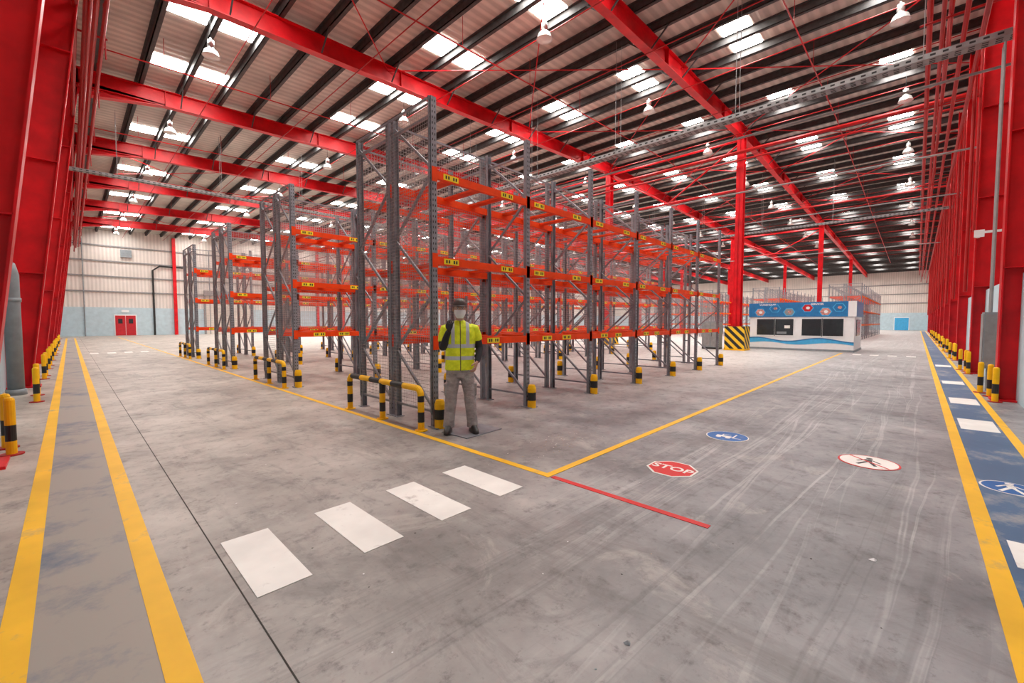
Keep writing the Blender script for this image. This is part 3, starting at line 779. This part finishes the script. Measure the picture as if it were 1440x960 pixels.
for z, rx, ry in ((-0.118, .04, .075), (-0.09, .062, .112), (-0.05, .079, .122), (-0.008, .080, .116)):
    for i in range(n+1):
        t = math.pi*(1.08+0.84*i/n); vs.append((rx*math.cos(t), ry*math.sin(t) - (0.012*math.exp(-((i-n/2)/1.5)**2) if z > -0.08 else 0), z))
mk.add(vs, [(j*(n+1)+i, j*(n+1)+i+1, (j+1)*(n+1)+i+1, (j+1)*(n+1)+i) for j in range(3) for i in range(n)], MASK)
mk.build('face_mask', HC, person, True)
hb = MB(); n = 24; vs = []
prof = [(0.098,0.0),(0.099,0.03),(0.092,0.06),(0.072,0.088),(0.04,0.103),(0.0,0.108)]
for r, z in prof:
    for i in range(n):
        t = 2*math.pi*i/n; vs.append((r*0.93*math.cos(t), r*1.15*math.sin(t), z))
hb.add(vs, [(j*n+i, j*n+(i+1) % n, (j+1)*n+(i+1) % n, (j+1)*n+i) for j in range(5) for i in range(n)], HELM)
vs = []
for k, (r, z) in enumerate(((0.097,0.006),(0.112,-0.004),(0.112,-0.008),(0.095,0.0))):
    for i in range(n):
        t = 2*math.pi*i/n; fr_ = 1.0+0.28*max(0, -math.sin(t))**2*(1 if k in (1,2) else 0)
        vs.append((r*0.93*math.cos(t), r*1.15*fr_*math.sin(t), z))
hb.add(vs, [(j*n+i, j*n+(i+1) % n, (j+1)*n+(i+1) % n, (j+1)*n+i) for j in range(3) for i in range(n)], HELM)
hb.build('safety_helmet', HC+Vector((0,0.005,0.045)), person, True)
for sx, sy, rot in ((-0.165, -0.03, -0.2), (0.172, -0.06, 0.2)):
    sh = MB(); ell(sh, SHOE, [(0,-.03,0.0,.048,.145),(0,-.03,.02,.05,.148),(0,-.03,.045,.047,.138),(0,-.005,.07,.043,.105),(0,.03,.10,.042,.065),(0,.035,.125,.042,.055)])
    o = sh.build('shoe', (sx, sy, 0), person, True); o.rotation_euler = (0,0,rot)
def hand(name, wrist, d, nrm, curl, m, side):
    hb = MB(); w = Vector(wrist); d = Vector(d).normalized(); nrm = Vector(nrm); nrm = (nrm - d*nrm.dot(d)).normalized(); a = d.cross(nrm)*side
    def P(u, v, t): return w + d*u + a*v + nrm*t
    vs = []; n = 14; rings = [(-.02,.026,.020),(.01,.030,.018),(.045,.041,.015),(.08,.042,.013),(.092,.038,.010)]
    for u, rw, rt in rings:
        for i in range(n):
            t = 2*math.pi*i/n; vs.append(P(u, rw*math.cos(t), rt*math.sin(t)))
    hb.add(vs, [(j*n+i, j*n+(i+1) % n, (j+1)*n+(i+1) % n, (j+1)*n+i) for j in range(4) for i in range(n)] + [tuple(range(n-1,-1,-1)), tuple(range(4*n, 5*n))], m)
    for v0, L in ((-.031,.062),(-.011,.076),(.011,.082),(.031,.073)):
        pts = []; u, t, ang = 0.078, 0.0, 0.1; pts.append(P(u, v0, t))
        for f in (0.45, 0.32, 0.23):
            for h in range(2):
                u += L*f/2*math.cos(ang); t += L*f/2*math.sin(ang); pts.append(P(u, v0*1.08, t)); ang += curl*0.5
        hb.tube(pts, [.0095,.0092,.009,.0085,.0083,.0078,.0065], m, 10)
    hb.tube([P(.012,.026,.004), P(.035,.046,.012), P(.058,.056,.024), P(.078,.052,.036)], [.013,.0115,.010,.0075], m, 10)
    hb.build(name, (0,0,0), person, True)
hand('hand_right', (-.151,-.227,1.375), (.15,-.15,.97), (.3,.9,0), 0.7, GLOVE, 1)
hand('hand_left', (.216,-.118,.94), (-.35,-.35,-.87), (-.8,.3,0), 0.45, SKIN, -1)

# ------------------------------------------------------------ world & camera
w = bpy.data.worlds.new('World'); scene.world = w; w.use_nodes = True
bg = w.node_tree.nodes['Background']; bg.inputs[0].default_value = (0.8, 0.9, 1, 1); bg.inputs[1].default_value = 1.0
cam = bpy.data.cameras.new('camera'); co = bpy.data.objects.new('camera', cam); scene.collection.objects.link(co)
cam.sensor_width = 36; cam.lens = 595/1440*36; cam.clip_start = 0.05; cam.clip_end = 400
al, th = math.radians(43.75), math.radians(2.69)
co.location = (0, 0, 1.5)
co.rotation_euler = Vector((math.cos(al)*math.cos(th), math.sin(al)*math.cos(th), -math.sin(th))).to_track_quat('-Z', 'Y').to_euler()
scene.camera = co
